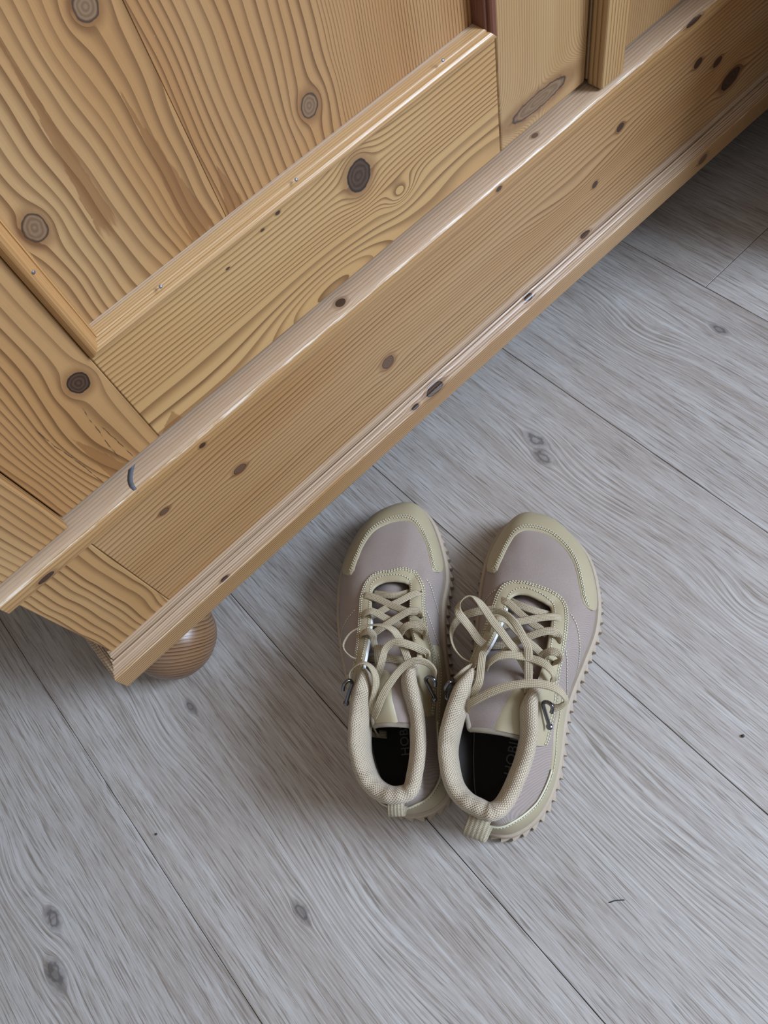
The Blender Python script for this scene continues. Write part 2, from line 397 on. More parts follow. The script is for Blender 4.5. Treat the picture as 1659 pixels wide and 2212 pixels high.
KB = [(-0.3519, 0.2092), (-0.3327, 0.2464), (-0.3492, 0.2973), (-0.1648, 0.1024), (-0.129, 0.0614), (-0.1754, 0.3), (0.2886, 0.262), (0.2779, 0.243), (0.5097, 0.2106), (-0.1368, 0.3054), (0.0192, 0.1334), (0.4539, 0.2704), (0.278, 0.0116)]
KC = [(0.1904, -0.0493), (-0.2247, 0.2371), (0.021, -0.0564), (0.0308, -0.0628)]
NAILS = [((0.0158, 0.3465, 0.4131), (0.35, -0.94, 0)), ((0.0658, 0.3466, 0.3592), (0, -0.8, 0.6)), ((0.171, 0.3466, 0.3591), (0, -0.8, 0.6)), ((0.296, 0.3466, 0.3612), (0, -0.8, 0.6))]
SHOE = {'R': {'B': [[.006,.2788],[.0309,.2698],[.0587,.2415],[.07,.205],[.07,.172],[.062,.143],[.054,.118],[.049,.098],[.0475,.08],[.0465,.062],[.044,.044],[.0385,.026],[.028,.009],[.011,-.0035],[-.0061,-.0043],[-.02,.004],[-.03,.022],[-.0345,.045],[-.0365,.065],[-.038,.085],[-.039,.105],[-.0368,.13],[-.0375,.155],[-.038,.18],[-.0378,.205],[-.0347,.233],[-.025,.259],[-.01,.2745]],'T': [[.011,.18,.067],[.0165,.178,.0665],[.0225,.1755,.066],[.0275,.1715,.066],[.0284,.158,.074],[.0272,.14,.083],[.0255,.121,.093],[.0222,.104,.105],[.0195,.085,.109],[.0207,.066,.101],[.018,.047,.095],[.011,.025,.0945],[.0045,.0125,.0975],[-.0035,.0075,.1],[-.0125,.0092,.0985],[-.0235,.0133,.0955],[-.0335,.0228,.0935],[-.0395,.0386,.096],[-.0414,.0525,.1],[-.0385,.07,.1075],[-.0335,.0875,.1135],[-.025,.106,.108],[-.0165,.124,.098],[-.0105,.145,.087],[-.0075,.164,.075],[-.0055,.175,.0695],[-.0005,.18,.0675],[.0055,.181,.067]],'lace': [[[-.0069,.1764,.065,.0],[.0036,.1706,.07,.0],[.0152,.1675,.07,.0],[.0282,.1668,.065,.0]],[[-.0144,.1748,.07,.0],[-.0094,.1716,.0745,.0],[-.0051,.1696,.0755,.0],[.0037,.1619,.077,.0],[.0139,.154,.079,.0],[.0213,.1495,.08,.0],[.0262,.1457,.078,.0]],[[.037,.1641,.069,.0],[.0338,.1628,.074,.0],[.0275,.1616,.077,.0],[.0159,.1583,.079,.0],[.0067,.155,.08,.0],[-.0003,.1529,.08,.0],[-.0104,.1494,.077,.0]],[[.0349,.1414,.08,20.0],[.0356,.144,.085,20.0],[.0321,.1461,.09,10.0],[.0245,.1452,.091,.0],[.0156,.1415,.09,.0],[.0067,.1374,.088,.0],[-.0015,.1338,.086,.0],[-.0117,.132,.083,.0],[-.0174,.132,.08,.0]],[[-.0195,.1397,.084,30.0],[-.0175,.1446,.093,40.0],[-.0127,.1494,.098,30.0],[-.0049,.1489,.097,10.0],[.0009,.1444,.095,.0],[.01,.1364,.093,.0],[.0179,.1318,.09,.0],[.026,.1258,.086,.0]],[[.0326,.1213,.09,40.0],[.0364,.1226,.096,40.0],[.0357,.1261,.1,20.0],[.0301,.1274,.1,.0],[.0248,.1253,.096,.0],[.0232,.1216,.092,.0]],[[.0156,.0948,.097,.0],[.0154,.1036,.103,.0],[.0147,.1144,.108,.0],[.0135,.1246,.112,.0],[.0099,.1312,.114,.0],[.0049,.1386,.116,15.0],[-.0,.144,.117,35.0],[-.0065,.1488,.116,50.0],[-.0144,.151,.114,45.0],[-.0229,.1503,.112,30.0],[-.0329,.1478,.109,10.0],[-.0406,.1442,.105,30.0],[-.0453,.1376,.101,60.0],[-.046,.1302,.098,80.0],[-.0426,.1221,.097,80.0],[-.0353,.1149,.099,80.0],[-.026,.1103,.103,70.0],[-.0293,.1055,.107,60.0],[-.0329,.101,.108,40.0],[-.0373,.0968,.104,30.0]],[[-.0201,.1271,.102,25.0],[-.0241,.1292,.105,10.0],[-.0298,.135,.11,.0],[-.0353,.14,.115,.0],[-.04,.1444,.12,15.0],[-.0401,.1501,.122,60.0],[-.0363,.155,.124,75.0],[-.0312,.1568,.124,70.0],[-.0256,.1537,.123,40.0],[-.0206,.1485,.121,10.0],[-.0138,.1404,.119,.0],[-.0073,.1339,.117,.0],[-.0009,.1272,.113,.0],[.0046,.1228,.109,.0],[.0095,.1168,.105,.0],[.0143,.1109,.1,.0],[.0175,.1079,.095,.0]],[[-.0191,.1208,.103,.0],[-.0197,.1159,.11,.0],[-.0197,.1049,.111,.0],[-.0199,.0959,.111,.0],[-.0225,.0894,.109,.0],[-.026,.0853,.105,.0],[-.0289,.0826,.098,.0]],[[-.0166,.1078,.104,40.0],[-.0145,.1111,.107,40.0],[-.0088,.116,.11,20.0],[-.0016,.1183,.111,.0],[.0057,.1188,.11,.0],[.0138,.1185,.109,.0],[.0227,.1163,.11,.0],[.0295,.1126,.11,20.0],[.0334,.1086,.107,40.0],[.0334,.1056,.099,40.0]],[[-.017,.1074,.102,70.0],[-.0124,.1124,.106,75.0],[-.008,.1201,.105,75.0],[-.0025,.125,.102,50.0],[.0024,.1275,.099,20.0]],[[-.0282,.076,.098,.0],[-.0266,.0784,.106,.0],[-.0214,.0816,.112,.0],[-.0107,.0875,.118,.0],[-.0003,.0922,.121,.0],[.0136,.096,.123,.0],[.0241,.0972,.123,.0],[.0332,.0964,.121,10.0],[.0397,.0938,.117,30.0],[.0425,.0907,.111,60.0],[.0404,.0875,.106,60.0],[.0364,.0855,.104,40.0],[.0329,.0854,.104,20.0]]],'tongue': [[[-.0083,.185,.056],[.0263,.1803,.056]],[[-.0109,.1625,.064],[.0311,.1611,.064]],[[-.0164,.139,.075],[.0309,.1387,.075]],[[-.022,.1185,.086],[.0292,.1192,.086]],[[-.0274,.096,.095],[.0227,.0988,.095]],[[-.0288,.0782,.096],[.0208,.0797,.096]],[[-.0249,.0651,.092],[.0174,.0636,.092]]],'hook': [[[.0329,.0752,.083],[.0315,.0786,.086],[.0293,.0833,.091],[.0273,.0881,.097],[.0279,.0891,.101],[.0302,.0888,.104],[.0328,.0873,.105],[.0341,.0851,.104],[.0335,.0818,.102]],[[-.0439,.0851,.092],[-.043,.089,.098],[-.0392,.0926,.106],[-.0395,.0932,.109],[-.0413,.093,.111],[-.0427,.0913,.11],[-.044,.0893,.108],[-.0443,.0879,.106]]],'pull': {'p': [[-.01,.0065,.086],[-.0112,.0032,.087],[-.0128,-.0019,.085],[-.0146,-.0072,.08],[-.0144,-.0089,.075],[-.0129,-.0067,.071],[-.0114,-.0023,.07],[-.0096,.0024,.07]],'side': [.984,-.178],'w': .0158},'text': {'o': [.0071,.0428],'ang': 1.489,'len': .0292,'hgt': .0079}},'L': {'B': [[.023,.2835],[.042,.277],[.0545,.256],[.0597,.223],[.059,.197],[.0515,.172],[.0475,.144],[.046,.12],[.0455,.1],[.0415,.08],[.0385,.058],[.037,.036],[.0335,.017],[.0231,.0046],[.006,-.0012],[-.01,.0006],[-.023,.009],[-.032,.024],[-.0375,.044],[-.04,.064],[-.0425,.084],[-.046,.108],[-.05,.132],[-.052,.16],[-.0508,.19],[-.0452,.2212],[-.031,.252],[-.006,.2745]],'T': [[.0116,.1855,.067],[.0171,.1842,.0668],[.0224,.1822,.066],[.0253,.1778,.066],[.0242,.1609,.074],[.0228,.1413,.084],[.0253,.1224,.094],[.028,.1056,.105],[.0217,.0933,.1095],[.0214,.0787,.104],[.0221,.0642,.098],[.0203,.0446,.0945],[.0158,.0264,.095],[.0107,.0124,.0985],[.001,.0088,.1],[-.0099,.0109,.0985],[-.02,.0182,.096],[-.0265,.0296,.0945],[-.0295,.0464,.096],[-.0273,.0624,.1005],[-.0233,.0764,.106],[-.017,.09,.112],[-.0122,.1079,.109],[-.0103,.1239,.098],[-.0083,.1418,.087],[-.0073,.1634,.076],[-.0059,.1798,.069],[.0025,.1855,.067]],'lace': [[[-.0075,.1789,.065,.0],[.0066,.173,.07,.0],[.0167,.1715,.07,.0],[.0255,.1744,.065,.0]],[[-.0164,.1758,.069,.0],[-.013,.1747,.074,.0],[-.008,.1728,.076,.0],[.0006,.1669,.078,.0],[.0102,.1596,.08,.0],[.0197,.1531,.082,.0],[.0255,.1497,.08,.0]],[[.0344,.1708,.069,.0],[.0326,.1693,.074,.0],[.0273,.1677,.076,.0],[.0177,.1635,.078,.0],[.0081,.16,.079,.0],[-.0002,.1563,.08,.0],[-.0092,.153,.08,.0]],[[-.0165,.1526,.079,20.0],[-.0132,.1545,.086,20.0],[-.0072,.1549,.089,10.0],[-.0022,.1523,.089,.0],[.0055,.1463,.088,.0],[.0126,.1417,.087,.0],[.0182,.1363,.086,.0],[.0235,.1294,.084,.0]],[[.0325,.1462,.079,20.0],[.032,.1483,.087,20.0],[.0243,.1487,.09,20.0],[.0169,.146,.09,.0],[.0081,.1419,.091,.0],[-.0003,.1383,.09,.0],[-.0093,.135,.086,.0]],[[-.0178,.1336,.088,40.0],[-.0141,.1347,.097,30.0],[-.0084,.1344,.1,10.0],[-.0056,.1316,.098,20.0],[-.0063,.128,.093,40.0],[-.0066,.1213,.089,.0]],[[.0333,.1263,.088,40.0],[.0361,.1287,.097,30.0],[.0321,.133,.1,10.0],[.0253,.1342,.1,.0],[.0198,.1331,.098,.0],[.0154,.1302,.093,.0]],[[-.0193,.1128,.098,85.0],[-.024,.1152,.104,85.0],[-.0276,.1204,.108,85.0],[-.027,.1254,.11,80.0],[-.0207,.1314,.113,75.0],[-.0115,.134,.115,70.0],[-.002,.1339,.116,65.0],[.0072,.1314,.117,50.0],[.0134,.1273,.116,35.0],[.016,.123,.113,15.0],[.0178,.1182,.109,.0],[.0195,.1112,.106,.0],[.0208,.104,.102,.0],[.0216,.1011,.096,.0]],[[.0349,.1063,.095,50.0],[.0358,.1085,.104,40.0],[.0309,.1116,.108,20.0],[.0256,.1142,.111,10.0],[.0172,.1175,.113,20.0],[.0103,.118,.112,35.0],[.005,.1151,.11,40.0],[.0019,.1099,.108,30.0],[-.0015,.1023,.106,20.0],[-.0063,.0963,.101,20.0]],[[-.0266,.0976,.104,50.0],[-.0238,.1014,.112,60.0],[-.0175,.1041,.118,60.0],[-.0116,.1043,.12,60.0],[-.0072,.1019,.119,60.0],[-.0045,.0969,.117,50.0],[-.0043,.0907,.114,40.0],[-.007,.0833,.109,40.0],[-.0109,.0776,.102,30.0],[-.0151,.0718,.092,20.0],[-.0202,.0684,.078,.0],[-.0227,.0652,.066,.0],[-.0206,.0636,.055,.0],[-.0142,.0631,.048,.0]],[[.0385,.089,.102,40.0],[.0399,.0925,.112,50.0],[.0363,.0969,.118,50.0],[.0299,.0991,.121,45.0],[.0226,.0986,.12,40.0],[.0151,.0952,.117,35.0],[.0072,.0889,.114,25.0],[-.0004,.0815,.11,15.0],[-.0077,.073,.102,10.0],[-.0144,.0682,.088,.0],[-.018,.0654,.072,.0],[-.0173,.063,.056,.0],[-.0121,.0625,.046,.0]],[[-.0152,.1155,.086,.0],[-.005,.1135,.093,.0],[.004,.1113,.095,.0],[.0131,.1086,.095,.0],[.0222,.1099,.088,.0]]],'tongue': [[[-.0063,.1933,.056],[.0269,.1846,.056]],[[-.0115,.1681,.064],[.0263,.1614,.064]],[[-.0129,.1442,.075],[.0257,.1356,.075]],[[-.0157,.1219,.086],[.0281,.1128,.086]],[[-.0148,.1044,.095],[.0236,.0946,.095]],[[-.0143,.0823,.096],[.0215,.0751,.096]],[[-.0134,.0635,.094],[.0195,.0574,.094]]],'hook': [[[.035,.0764,.088],[.0351,.0783,.09],[.0335,.0836,.095],[.0318,.0887,.1],[.0331,.0894,.104],[.0353,.0893,.107],[.0381,.0871,.108],[.0393,.0847,.106],[.0383,.0821,.104]],[[-.0341,.0838,.088],[-.0319,.0872,.091],[-.0282,.0915,.097],[-.0249,.0945,.103],[-.0249,.0955,.107],[-.0265,.0956,.109],[-.0292,.0939,.109],[-.031,.0922,.107],[-.032,.0898,.105]]],'pull': {'p': [[-.0034,.0094,.086],[-.0041,.0053,.087],[-.005,.0018,.084],[-.0059,-.0013,.079],[-.0061,-.0013,.074],[-.0058,.0011,.07],[-.0047,.0042,.07],[-.0036,.0074,.07]],'side': [.997,-.078],'w': .0127},'text': {'o': [.0005,.0487],'ang': 1.534,'len': .0218,'hgt': .0072},'keeper': [[-.005,.1228,.0985],[.0035,.1214,.0985],[-.0059,.108,.0985],[.0012,.1076,.0985]]}}
# ------------------------------------------------------------------ structure: floor, walls, ceiling, window
RX0, RX1, RY0, RY1, RH = -1.90, WALL_X, -2.30, 0.95, 2.45
wallpaint = plain('wall_paint', (0.38, 0.29, 0.20), 0.9)
ceilpaint = plain('ceiling_paint', (0.58, 0.50, 0.42), 0.9)
subfloor = plain('subfloor_dark', (0.05, 0.045, 0.04), 0.9)

floor = board('floor', RX0, RX1, RY0, RY1, -0.03, -0.0085, subfloor, None, 0)
setp(floor, kind='structure')
PW, PX0 = 0.1960, -0.2368
FKN = {
    -1: ([(-0.3905, 0.2395, .006), (-0.338, 0.255, .005)], [(0.30, -0.34, .07, .03, .010)]),
    0: ([(-0.139, 0.147, .0045)], [(0.17, -0.10, .10, .030, .012), (0.36, -0.14, .05, .02, .008)]),
    1: ([], [(0.02, 0.06, .12, .03, .014)]),
    2: ([(0.262, 0.300, .0065), (0.259, 0.276, .0055)], [(0.21, 0.24, .10, .04, .010)]),
    3: ([(0.4105, 0.325, .005)], [(0.335, 0.405, .055, .030, .014), (0.02, 0.40, .05, .03, .010)]),
    4: ([(0.597, 0.217, .004)], []),
}
# knots of the visible strips, worked out on the floor plane (x, y, radius)
FKN[-1] = ([(KB[0][0], KB[0][1], .0065), (KB[1][0], KB[1][1], .0050)], [(KB[2][1], KB[2][0], .05, .022, .012)])
FKN[0] = ([(KB[3][0], KB[3][1], .0045), (KB[9][0], KB[9][1], .0035)], [(KB[4][1], KB[4][0], .09, .028, .016), (KB[5][1], KB[5][0], .05, .018, .008)])
FKN[1] = ([], [(-0.02, 0.08, .12, .03, .016), (KB[10][1], KB[10][0], .05, .022, .010)])
FKN[2] = ([(KB[6][0], KB[6][1], .0060), (KB[7][0], KB[7][1], .0055)], [(KB[7][1] - .05, KB[7][0], .07, .03, .010), (KB[12][1], KB[12][0], .04, .022, .013)])
FKN[3] = ([(KB[8][0], KB[8][1], .0042)], [(KB[11][1], KB[11][0], .050, .026, .014)])
FKN[4] = ([], [])
random.seed(5)
jo = {-1: -0.62, 0: -0.55, 1: -0.38, 2: -0.62, 3: -0.42, 4: 0.2555, 5: -0.2}
k = math.floor((RX0 - PX0) / PW)
default_floor = floor_mat('limed_oak_plank')
while PX0 + k * PW < RX1:
    x0, x1 = max(PX0 + k * PW, RX0), min(PX0 + (k + 1) * PW, RX1)
    m = floor_mat('limed_oak_strip', *[FKN[k][0]], seed=k * 7.3, arches=FKN[k][1]) if k in FKN else default_floor
    off = jo.get(k, random.uniform(-1.1, 0))
    y = off - 1.2 * math.ceil((off - RY0) / 1.2)
    while y < RY1:
        ya, yb = max(y, RY0), min(y + 1.2, RY1)
        if yb - ya > 0.02:
            pl = board('plank', x0 + .0003, x1 - .0003, ya + .0003, yb - .0003, -0.008, 0.0, m, floor, 0.0004, 1,
                       (random.random(), random.uniform(0.96, 1.03), 0, 1))
        y += 1.2
    k += 1

def wall_with_hole(name, hole):
    bm = bmesh.new()
    y0, y1, z0, z1 = hole
    for (a, b, c, d) in ((RY0, RY1, 0, z0), (RY0, RY1, z1, RH), (RY0, y0, z0, z1), (y1, RY1, z0, z1)):
        g = bmesh.ops.create_cube(bm, size=1.0)['verts']
        for v in g:
            v.co = Vector((WALL_X + (v.co.x + .5) * 0.12, a + (v.co.y + .5) * (b - a), c + (v.co.z + .5) * (d - c)))
    me = bpy.data.meshes.new(name); bm.to_mesh(me); bm.free()
    return setp(link(name, me, wallpaint), kind='structure')
wall_with_hole('wall_right', (WIN_Y0, WIN_Y1, WIN_Z0, WIN_Z1))
setp(board('wall_left', RX0 - .1, RX0, RY0, RY1, 0, RH, plain('wall_paint_pale', (0.62, 0.61, 0.58), 0.9), None, 0), kind='structure')
setp(board('wall_back', RX0, RX1, RY1, RY1 + .1, 0, RH, wallpaint, None, 0), kind='structure')
setp(board('wall_front', RX0, RX1, RY0 - .1, RY0, 0, RH, wallpaint, None, 0), kind='structure')
setp(board('added_shade_board', 0.685, RX1 - .01, 0.11, 0.15, 0.004, 2.0, wood('shade_board_pine', 'z', .11, freq=120, seed=140), None, 0.002), kind='structure')  # unseen upright board, added to shade the right end of floor and wardrobe
setp(board('ceiling', RX0, RX1, RY0, RY1, RH, RH + .1, ceilpaint, None, 0), kind='structure')

# ------------------------------------------------------------------ wardrobe
W = empty('wardrobe', (0.458, 0.340, 0.0))
setp(W, 'large old honey-coloured pine wardrobe with knotty panelled doors, standing on ball feet', 'wardrobe')
YP, YR, YPAN, YPIL, YL = 0.3393, 0.352, 0.360, 0.344, 0.3337
XE, XL = 1.053, -0.137                                # body ends
ZT = 1.80

def prism(name, A, B, mat, parent):
    n = len(A)
    F = [(i, (i + 1) % n, n + (i + 1) % n, n + i) for i in range(n)]
    F += [tuple(range(n))[::-1], tuple(range(n, 2 * n))]
    me = mesh_from(name, list(A) + list(B), F)
    bm = bmesh.new(); bm.from_mesh(me); bmesh.ops.recalc_face_normals(bm, faces=bm.faces); bm.to_mesh(me); bm.free()
    return link(name, me, mat, parent)

# feet: turned balls
foot_m = wood('turned_pine', 'z', 0.36, freq=190, light=(0.25, 0.145, 0.078), dark=(0.055, 0.026, 0.013), contrast=1.0, seed=21, slope=0.9, rough=0.3, drift=.6, sharp=.4)
def foot(cx, cy):
    prof = [(0.0, 0.0), (.018, 0.0), (.026, .003), (.034, .011), (.0395, .022), (.0415, .034), (.0400, .046), (.035, .057), (.027, .065), (.022, .068), (.022, .0755), (0.0, .0755)]
    n = 48
    V = [(cx + r * math.cos(2 * math.pi * i / n), cy + r * math.sin(2 * math.pi * i / n), z) for i in range(n) for r, z in prof]
    m = len(prof)
    F = [(i * m + j, ((i + 1) % n) * m + j, ((i + 1) % n) * m + j + 1, i * m + j + 1) for i in range(n) for j in range(m - 1)]
    return link('foot', mesh_from('foot', V, F), foot_m, W, smooth=True)
for fx in (-.104, XE - .034):
    for fy in (.357, .84): foot(fx, fy)

# base moulding (front and two sides, mitred)
BP = [(-.020, .0750), (.0135, .0750), (.0146, .0758), (.0148, .0772), (.0148, .0966), (.0145, .0980), (.0137, .0990), (.0126, .0996), (.0121, .0994),
      (.0119, .1014), (.0112, .1024), (.0096, .1026), (.0084, .1036), (.0076, .1048), (.0072, .1046), (.0069, .1038), (.0065, .1062), (.0056, .1070), (.0049, .1068), (.0045, .1052), (.0037, .1052), (.0034, .1110), (.0029, .1118), (.0, .1121), (-.020, .1121)]
bm_m = wood('moulding_pine', 'x', 0.326, freq=330, contrast=0.95, warp=.004, seed=3, pale_mix=(.50, .0985, .1005), edge=(.0972, .0012, .5), rough=0.36,
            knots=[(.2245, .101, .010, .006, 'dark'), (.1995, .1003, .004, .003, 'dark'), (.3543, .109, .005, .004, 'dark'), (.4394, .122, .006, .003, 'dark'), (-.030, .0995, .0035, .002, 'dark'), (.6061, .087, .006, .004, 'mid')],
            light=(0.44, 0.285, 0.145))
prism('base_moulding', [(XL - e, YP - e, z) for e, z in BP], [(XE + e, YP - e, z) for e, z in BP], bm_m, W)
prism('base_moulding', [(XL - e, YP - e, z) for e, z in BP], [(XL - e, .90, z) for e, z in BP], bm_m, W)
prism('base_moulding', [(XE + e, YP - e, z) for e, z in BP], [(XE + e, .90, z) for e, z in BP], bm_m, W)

# plinth
pl_m = wood('plinth_pine', 'x', YP, freq=215, contrast=0.85, warp=.007, seed=11, light=(0.430, 0.262, 0.122), sharp=.5,
            knots=[(.1922, .163, .0062, .0062, 'mid'), (.0385, .1862, .0055, .0038, 'mid'), (-.0248, .2074, .004, .0025, 'mid'), (.4515, .1594, .0035, .003, 'dark'), (.480, .1993, .0045, .0035, 'dark'),
                   (.5848, .1963, .0055, .004, 'dark'), (.6182, .178, .006, .004, 'dark'), (.6499, .1432, .013, .009, 'dark')],
            bumps=[(.430, .172, .075, .016, .012)])
board('plinth_board', -.0750, XE - .062, YP, .36, .100, .2405, pl_m, W, .0006, 1)
cb_m = wood('corner_block_pine', 'z', YP, freq=150, contrast=0.95, warp=.008, wob=.012, seed=15, light=(0.45, 0.275, 0.120))
board('plinth_block', XL, -.0754, YP - .0002, .36, .098, .2405, cb_m, W, .0008, 1)
board('plinth_block', XE - .0616, XE, YP - .0002, .36, .098, .2405, cb_m, W, .0008, 1)
board('plinth_side', XL + .0005, XL + .02, .3605, .90, .098, .2405, cb_m, W, .0006, 1)
board('plinth_side', XE - .02, XE - .0005, .3605, .90, .098, .2405, cb_m, W, .0006, 1)

# ledge board under the doors
le_m = wood('ledge_pine', 'x', YL, freq=300, contrast=0.55, warp=.006, seed=29, pale_mix=(.60, .2515, .2565), edge=(.2522, .0022, .85), rough=0.33,
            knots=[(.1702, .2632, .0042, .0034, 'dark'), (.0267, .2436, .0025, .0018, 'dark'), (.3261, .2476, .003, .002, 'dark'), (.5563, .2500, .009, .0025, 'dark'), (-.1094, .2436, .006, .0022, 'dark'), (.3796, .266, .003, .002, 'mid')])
LP = [(YL + .0022, .2388), (YL + .0004, .2396), (YL, .2412), (YL, .2478), (YL + .0006, .2502), (YL + .0020, .2522), (YL + .0042, .2533), (YL + .008, .2536), (.42, .2536), (.42, .2388)]
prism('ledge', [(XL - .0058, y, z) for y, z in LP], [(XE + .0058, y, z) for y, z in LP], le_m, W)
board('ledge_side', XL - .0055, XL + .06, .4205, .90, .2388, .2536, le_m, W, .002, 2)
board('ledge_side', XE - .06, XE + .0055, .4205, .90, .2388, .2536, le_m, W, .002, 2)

# corner pilasters
pil_m = wood('pilaster_pine', 'z', YPIL, freq=200, contrast=0.85, warp=.006, seed=33)
board('pilaster', XL, -.0757, YPIL, .3612, .2550, ZT, pil_m, W, .0016, 2)
board('pilaster', XE - .0613, XE, YPIL, .3612, .2550, ZT, pil_m, W, .0016, 2)

# carcass behind
car_m = wood('carcass_pine', 'z', .4, freq=180, seed=41)
board('side_panel', XL + .001, XL + .019, .3615, .90, .2540, ZT, car_m, W, .001, 1)
board('side_panel', XE - .019, XE - .001, .3615, .90, .2540, ZT, car_m, W, .001, 1)
board('back_panel', XL + .02, XE - .02, .885, .90, .10, ZT, car_m, W, 0)
board('bottom_panel', XL + .021, XE - .021, .425, .884, .235, .2530, car_m, W, 0)
board('cornice', XL - .03, XE + .03, .315, .90, ZT + .0005, ZT + .05, car_m, W, .004, 2)

# doors
st_m = wood('left_stile_pine', 'z', YR, freq=165, contrast=0.9, warp=.010, wob=.006, seed=52,
            knots=[(.3371, -.0058, .0075, .0066, 'dark')], cracks=[(.330, -.0430, .2575, -.0395), (.300, -.0145, .2575, -.0128), (.322, -.0145, .266, -.0213)], patches=[(.2560, -.0270, .052, .0072, -.10)], bumps=[(.30, -.035, .05, .02, .012)])
ra_m = wood('rail_pine', 'x', YR, freq=80, dens=(.296, 260), contrast=0.9, warp=.006, seed=61, drift=0.9, light=(0.475, 0.292, 0.122),
            knots=[(.2178, .3264, .0098, .0110, 'dark'), (.1540, .3437, .0018, .0012, 'dark'), (.1401, .3407, .0014, .0008, 'dark'), (.1086, .3342, .0015, .0007, 'dark')],
            bumps=[(.2485, .2880, .016, .011, .0175), (.1740, .2640, .058, .018, -.045), (.320, .272, .05, .014, -.012)],
            patches=[(.0280, .2622, -.018, .0075, .25)])
rs_m = wood('right_stile_pine', 'z', YR, freq=430, contrast=0.5, warp=.004, seed=71,
            knots=[(.2745, .3905, .0068, .030, 'pale')], light=(0.42, 0.270, 0.128))
pa_m = wood('panel_pine_left', 'z', YPAN, freq=150, contrast=0.85, warp=.016, wob=.012, seed=83, sharp=.35,
            knots=[(.4222, .0309, .0075, .0062, 'pale'), (.4878, .1082, .006, .006, 'pale')], patches=[(.360, .1080, .09, .0085, -.05), (.40, .062, .10, .006, .06)], drift=1.0)
pb_m = wood('panel_pine_right', 'z', YPAN, freq=165, contrast=0.9, warp=.015, wob=.008, seed=93,
            knots=[(.3832, .2017, .0070, .0062, 'pale')], patches=[(.359, .1330, .032, .0065, 0.0)], drift=1.0, dens=(.222, 420), light=(0.405, 0.232, 0.098))
mo_m = wood('panel_moulding_pine', 'x', YR, freq=420, contrast=0.7, warp=.003, seed=101, pale_mix=(.7, .3625, .3640), light=(0.56, 0.375, 0.190), rough=.3)
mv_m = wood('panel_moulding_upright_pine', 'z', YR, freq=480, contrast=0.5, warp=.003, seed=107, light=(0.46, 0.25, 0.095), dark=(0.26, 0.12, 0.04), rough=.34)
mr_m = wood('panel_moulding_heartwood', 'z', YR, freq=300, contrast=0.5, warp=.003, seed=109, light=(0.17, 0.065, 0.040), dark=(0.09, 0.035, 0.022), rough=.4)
steel = plain('steel_nail', (0.22, 0.22, 0.24), 0.5, 0.8)

DT = 1.77                                             # top of the doors
def frame_sweep(name, prof, x0, x1, z0, z1, side, mat, parent):
    """One mitred side of the panel moulding; prof = (t inward, e proud of the rail)."""
    if side == 'bottom': A = [(x0 + t, YR - e, z0 + t) for t, e in prof]; B = [(x1 - t, YR - e, z0 + t) for t, e in prof]
    if side == 'top': A = [(x0 + t, YR - e, z1 - t) for t, e in prof]; B = [(x1 - t, YR - e, z1 - t) for t, e in prof]
    if side == 'left': A = [(x0 + t, YR - e, z0 + t) for t, e in prof]; B = [(x0 + t, YR - e, z1 - t) for t, e in prof]
    if side == 'right': A = [(x1 - t, YR - e, z0 + t) for t, e in prof]; B = [(x1 - t, YR - e, z1 - t) for t, e in prof]
    return prism(name, A, B, mat, parent)
MP = [(.0000, -.0060), (.0000, .0006), (.0010, .0028), (.0026, .0047), (.0046, .0056), (.0066, .0055), (.0080, .0046), (.0084, .0038), (.0086, .0024), (.0100, .0022), (.0106, .0026), (.0112, .0020), (.0122, -.0040), (.0122, -.0078), (.0040, -.0078)]

def door(x_st0, x_st1, x_r1, x_end, mats, parent, hinge_left=True):
    """stile | rail + panel | stile, from x_st0 to x_end."""
    D = empty('door', (0.5 * (x_st0 + x_end) - W.location.x, YR - W.location.y, .2555), parent=parent)
    ms, mr, ms2, mpan, mpan2 = mats
    board('stile', x_st0, x_st1, YR, .374, .2574, DT, ms, D, .0007, 1)
    board('rail', x_st1 + .0003, x_r1, YR, .374, .2574, .3468, mr, D, .0007, 1)
    board('rail', x_st1 + .0003, x_r1, YR, .374, DT - .09, DT, mr, D, .0007, 1)
    board('stile', x_r1 + .0003, x_end, YR - .0002, .374, .2570, DT, ms2, D, .0022, 3)
    xm = x_st1 + .1165
    board('panel_board', x_st1 + .006, xm - .0001, YPAN, .372, .352, DT - .095, mpan, D, .0003, 1)
    board('panel_board', xm + .0001, x_r1 - .006, YPAN, .372, .352, DT - .095, mpan2, D, .0003, 1)
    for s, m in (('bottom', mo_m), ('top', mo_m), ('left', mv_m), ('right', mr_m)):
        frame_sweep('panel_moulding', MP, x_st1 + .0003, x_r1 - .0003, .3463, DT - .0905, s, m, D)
    return D
DL = door(-.0747, .0085, .3478, .4440, (st_m, ra_m, rs_m, pa_m, pb_m), W)
rs2 = wood('far_stile_pine', 'z', YR, freq=330, contrast=0.55, seed=121, warp=.005, light=(0.40, 0.25, 0.115))
sp_m = wood('closing_strip_pine', 'z', .336, freq=260, contrast=0.75, seed=127, warp=.006, light=(0.44, 0.28, 0.125))
DR = door(.4462, .5690, .9080, .9907, (rs2, ra_m, st_m, pb_m, pa_m), W)
DR_strip = board('closing_strip', .4455, .4715, .3362, .3517, .2545, DT, sp_m, DR, .0022, 3)

def nail(p, nrm, r, parent):
    bm = bmesh.new(); bmesh.ops.create_uvsphere(bm, u_segments=12, v_segments=8, radius=r)
    q = Vector((0, 0, 1)).rotation_difference(Vector(nrm))
    for v in bm.verts:
        v.co.z *= 0.4
        v.co = q @ v.co + Vector(p)
    me = bpy.data.meshes.new('nail'); bm.to_mesh(me); bm.free()
    return link('nail', me, steel, parent, smooth=True)
for p, nn in NAILS: nail(p, nn, .0011, DL)

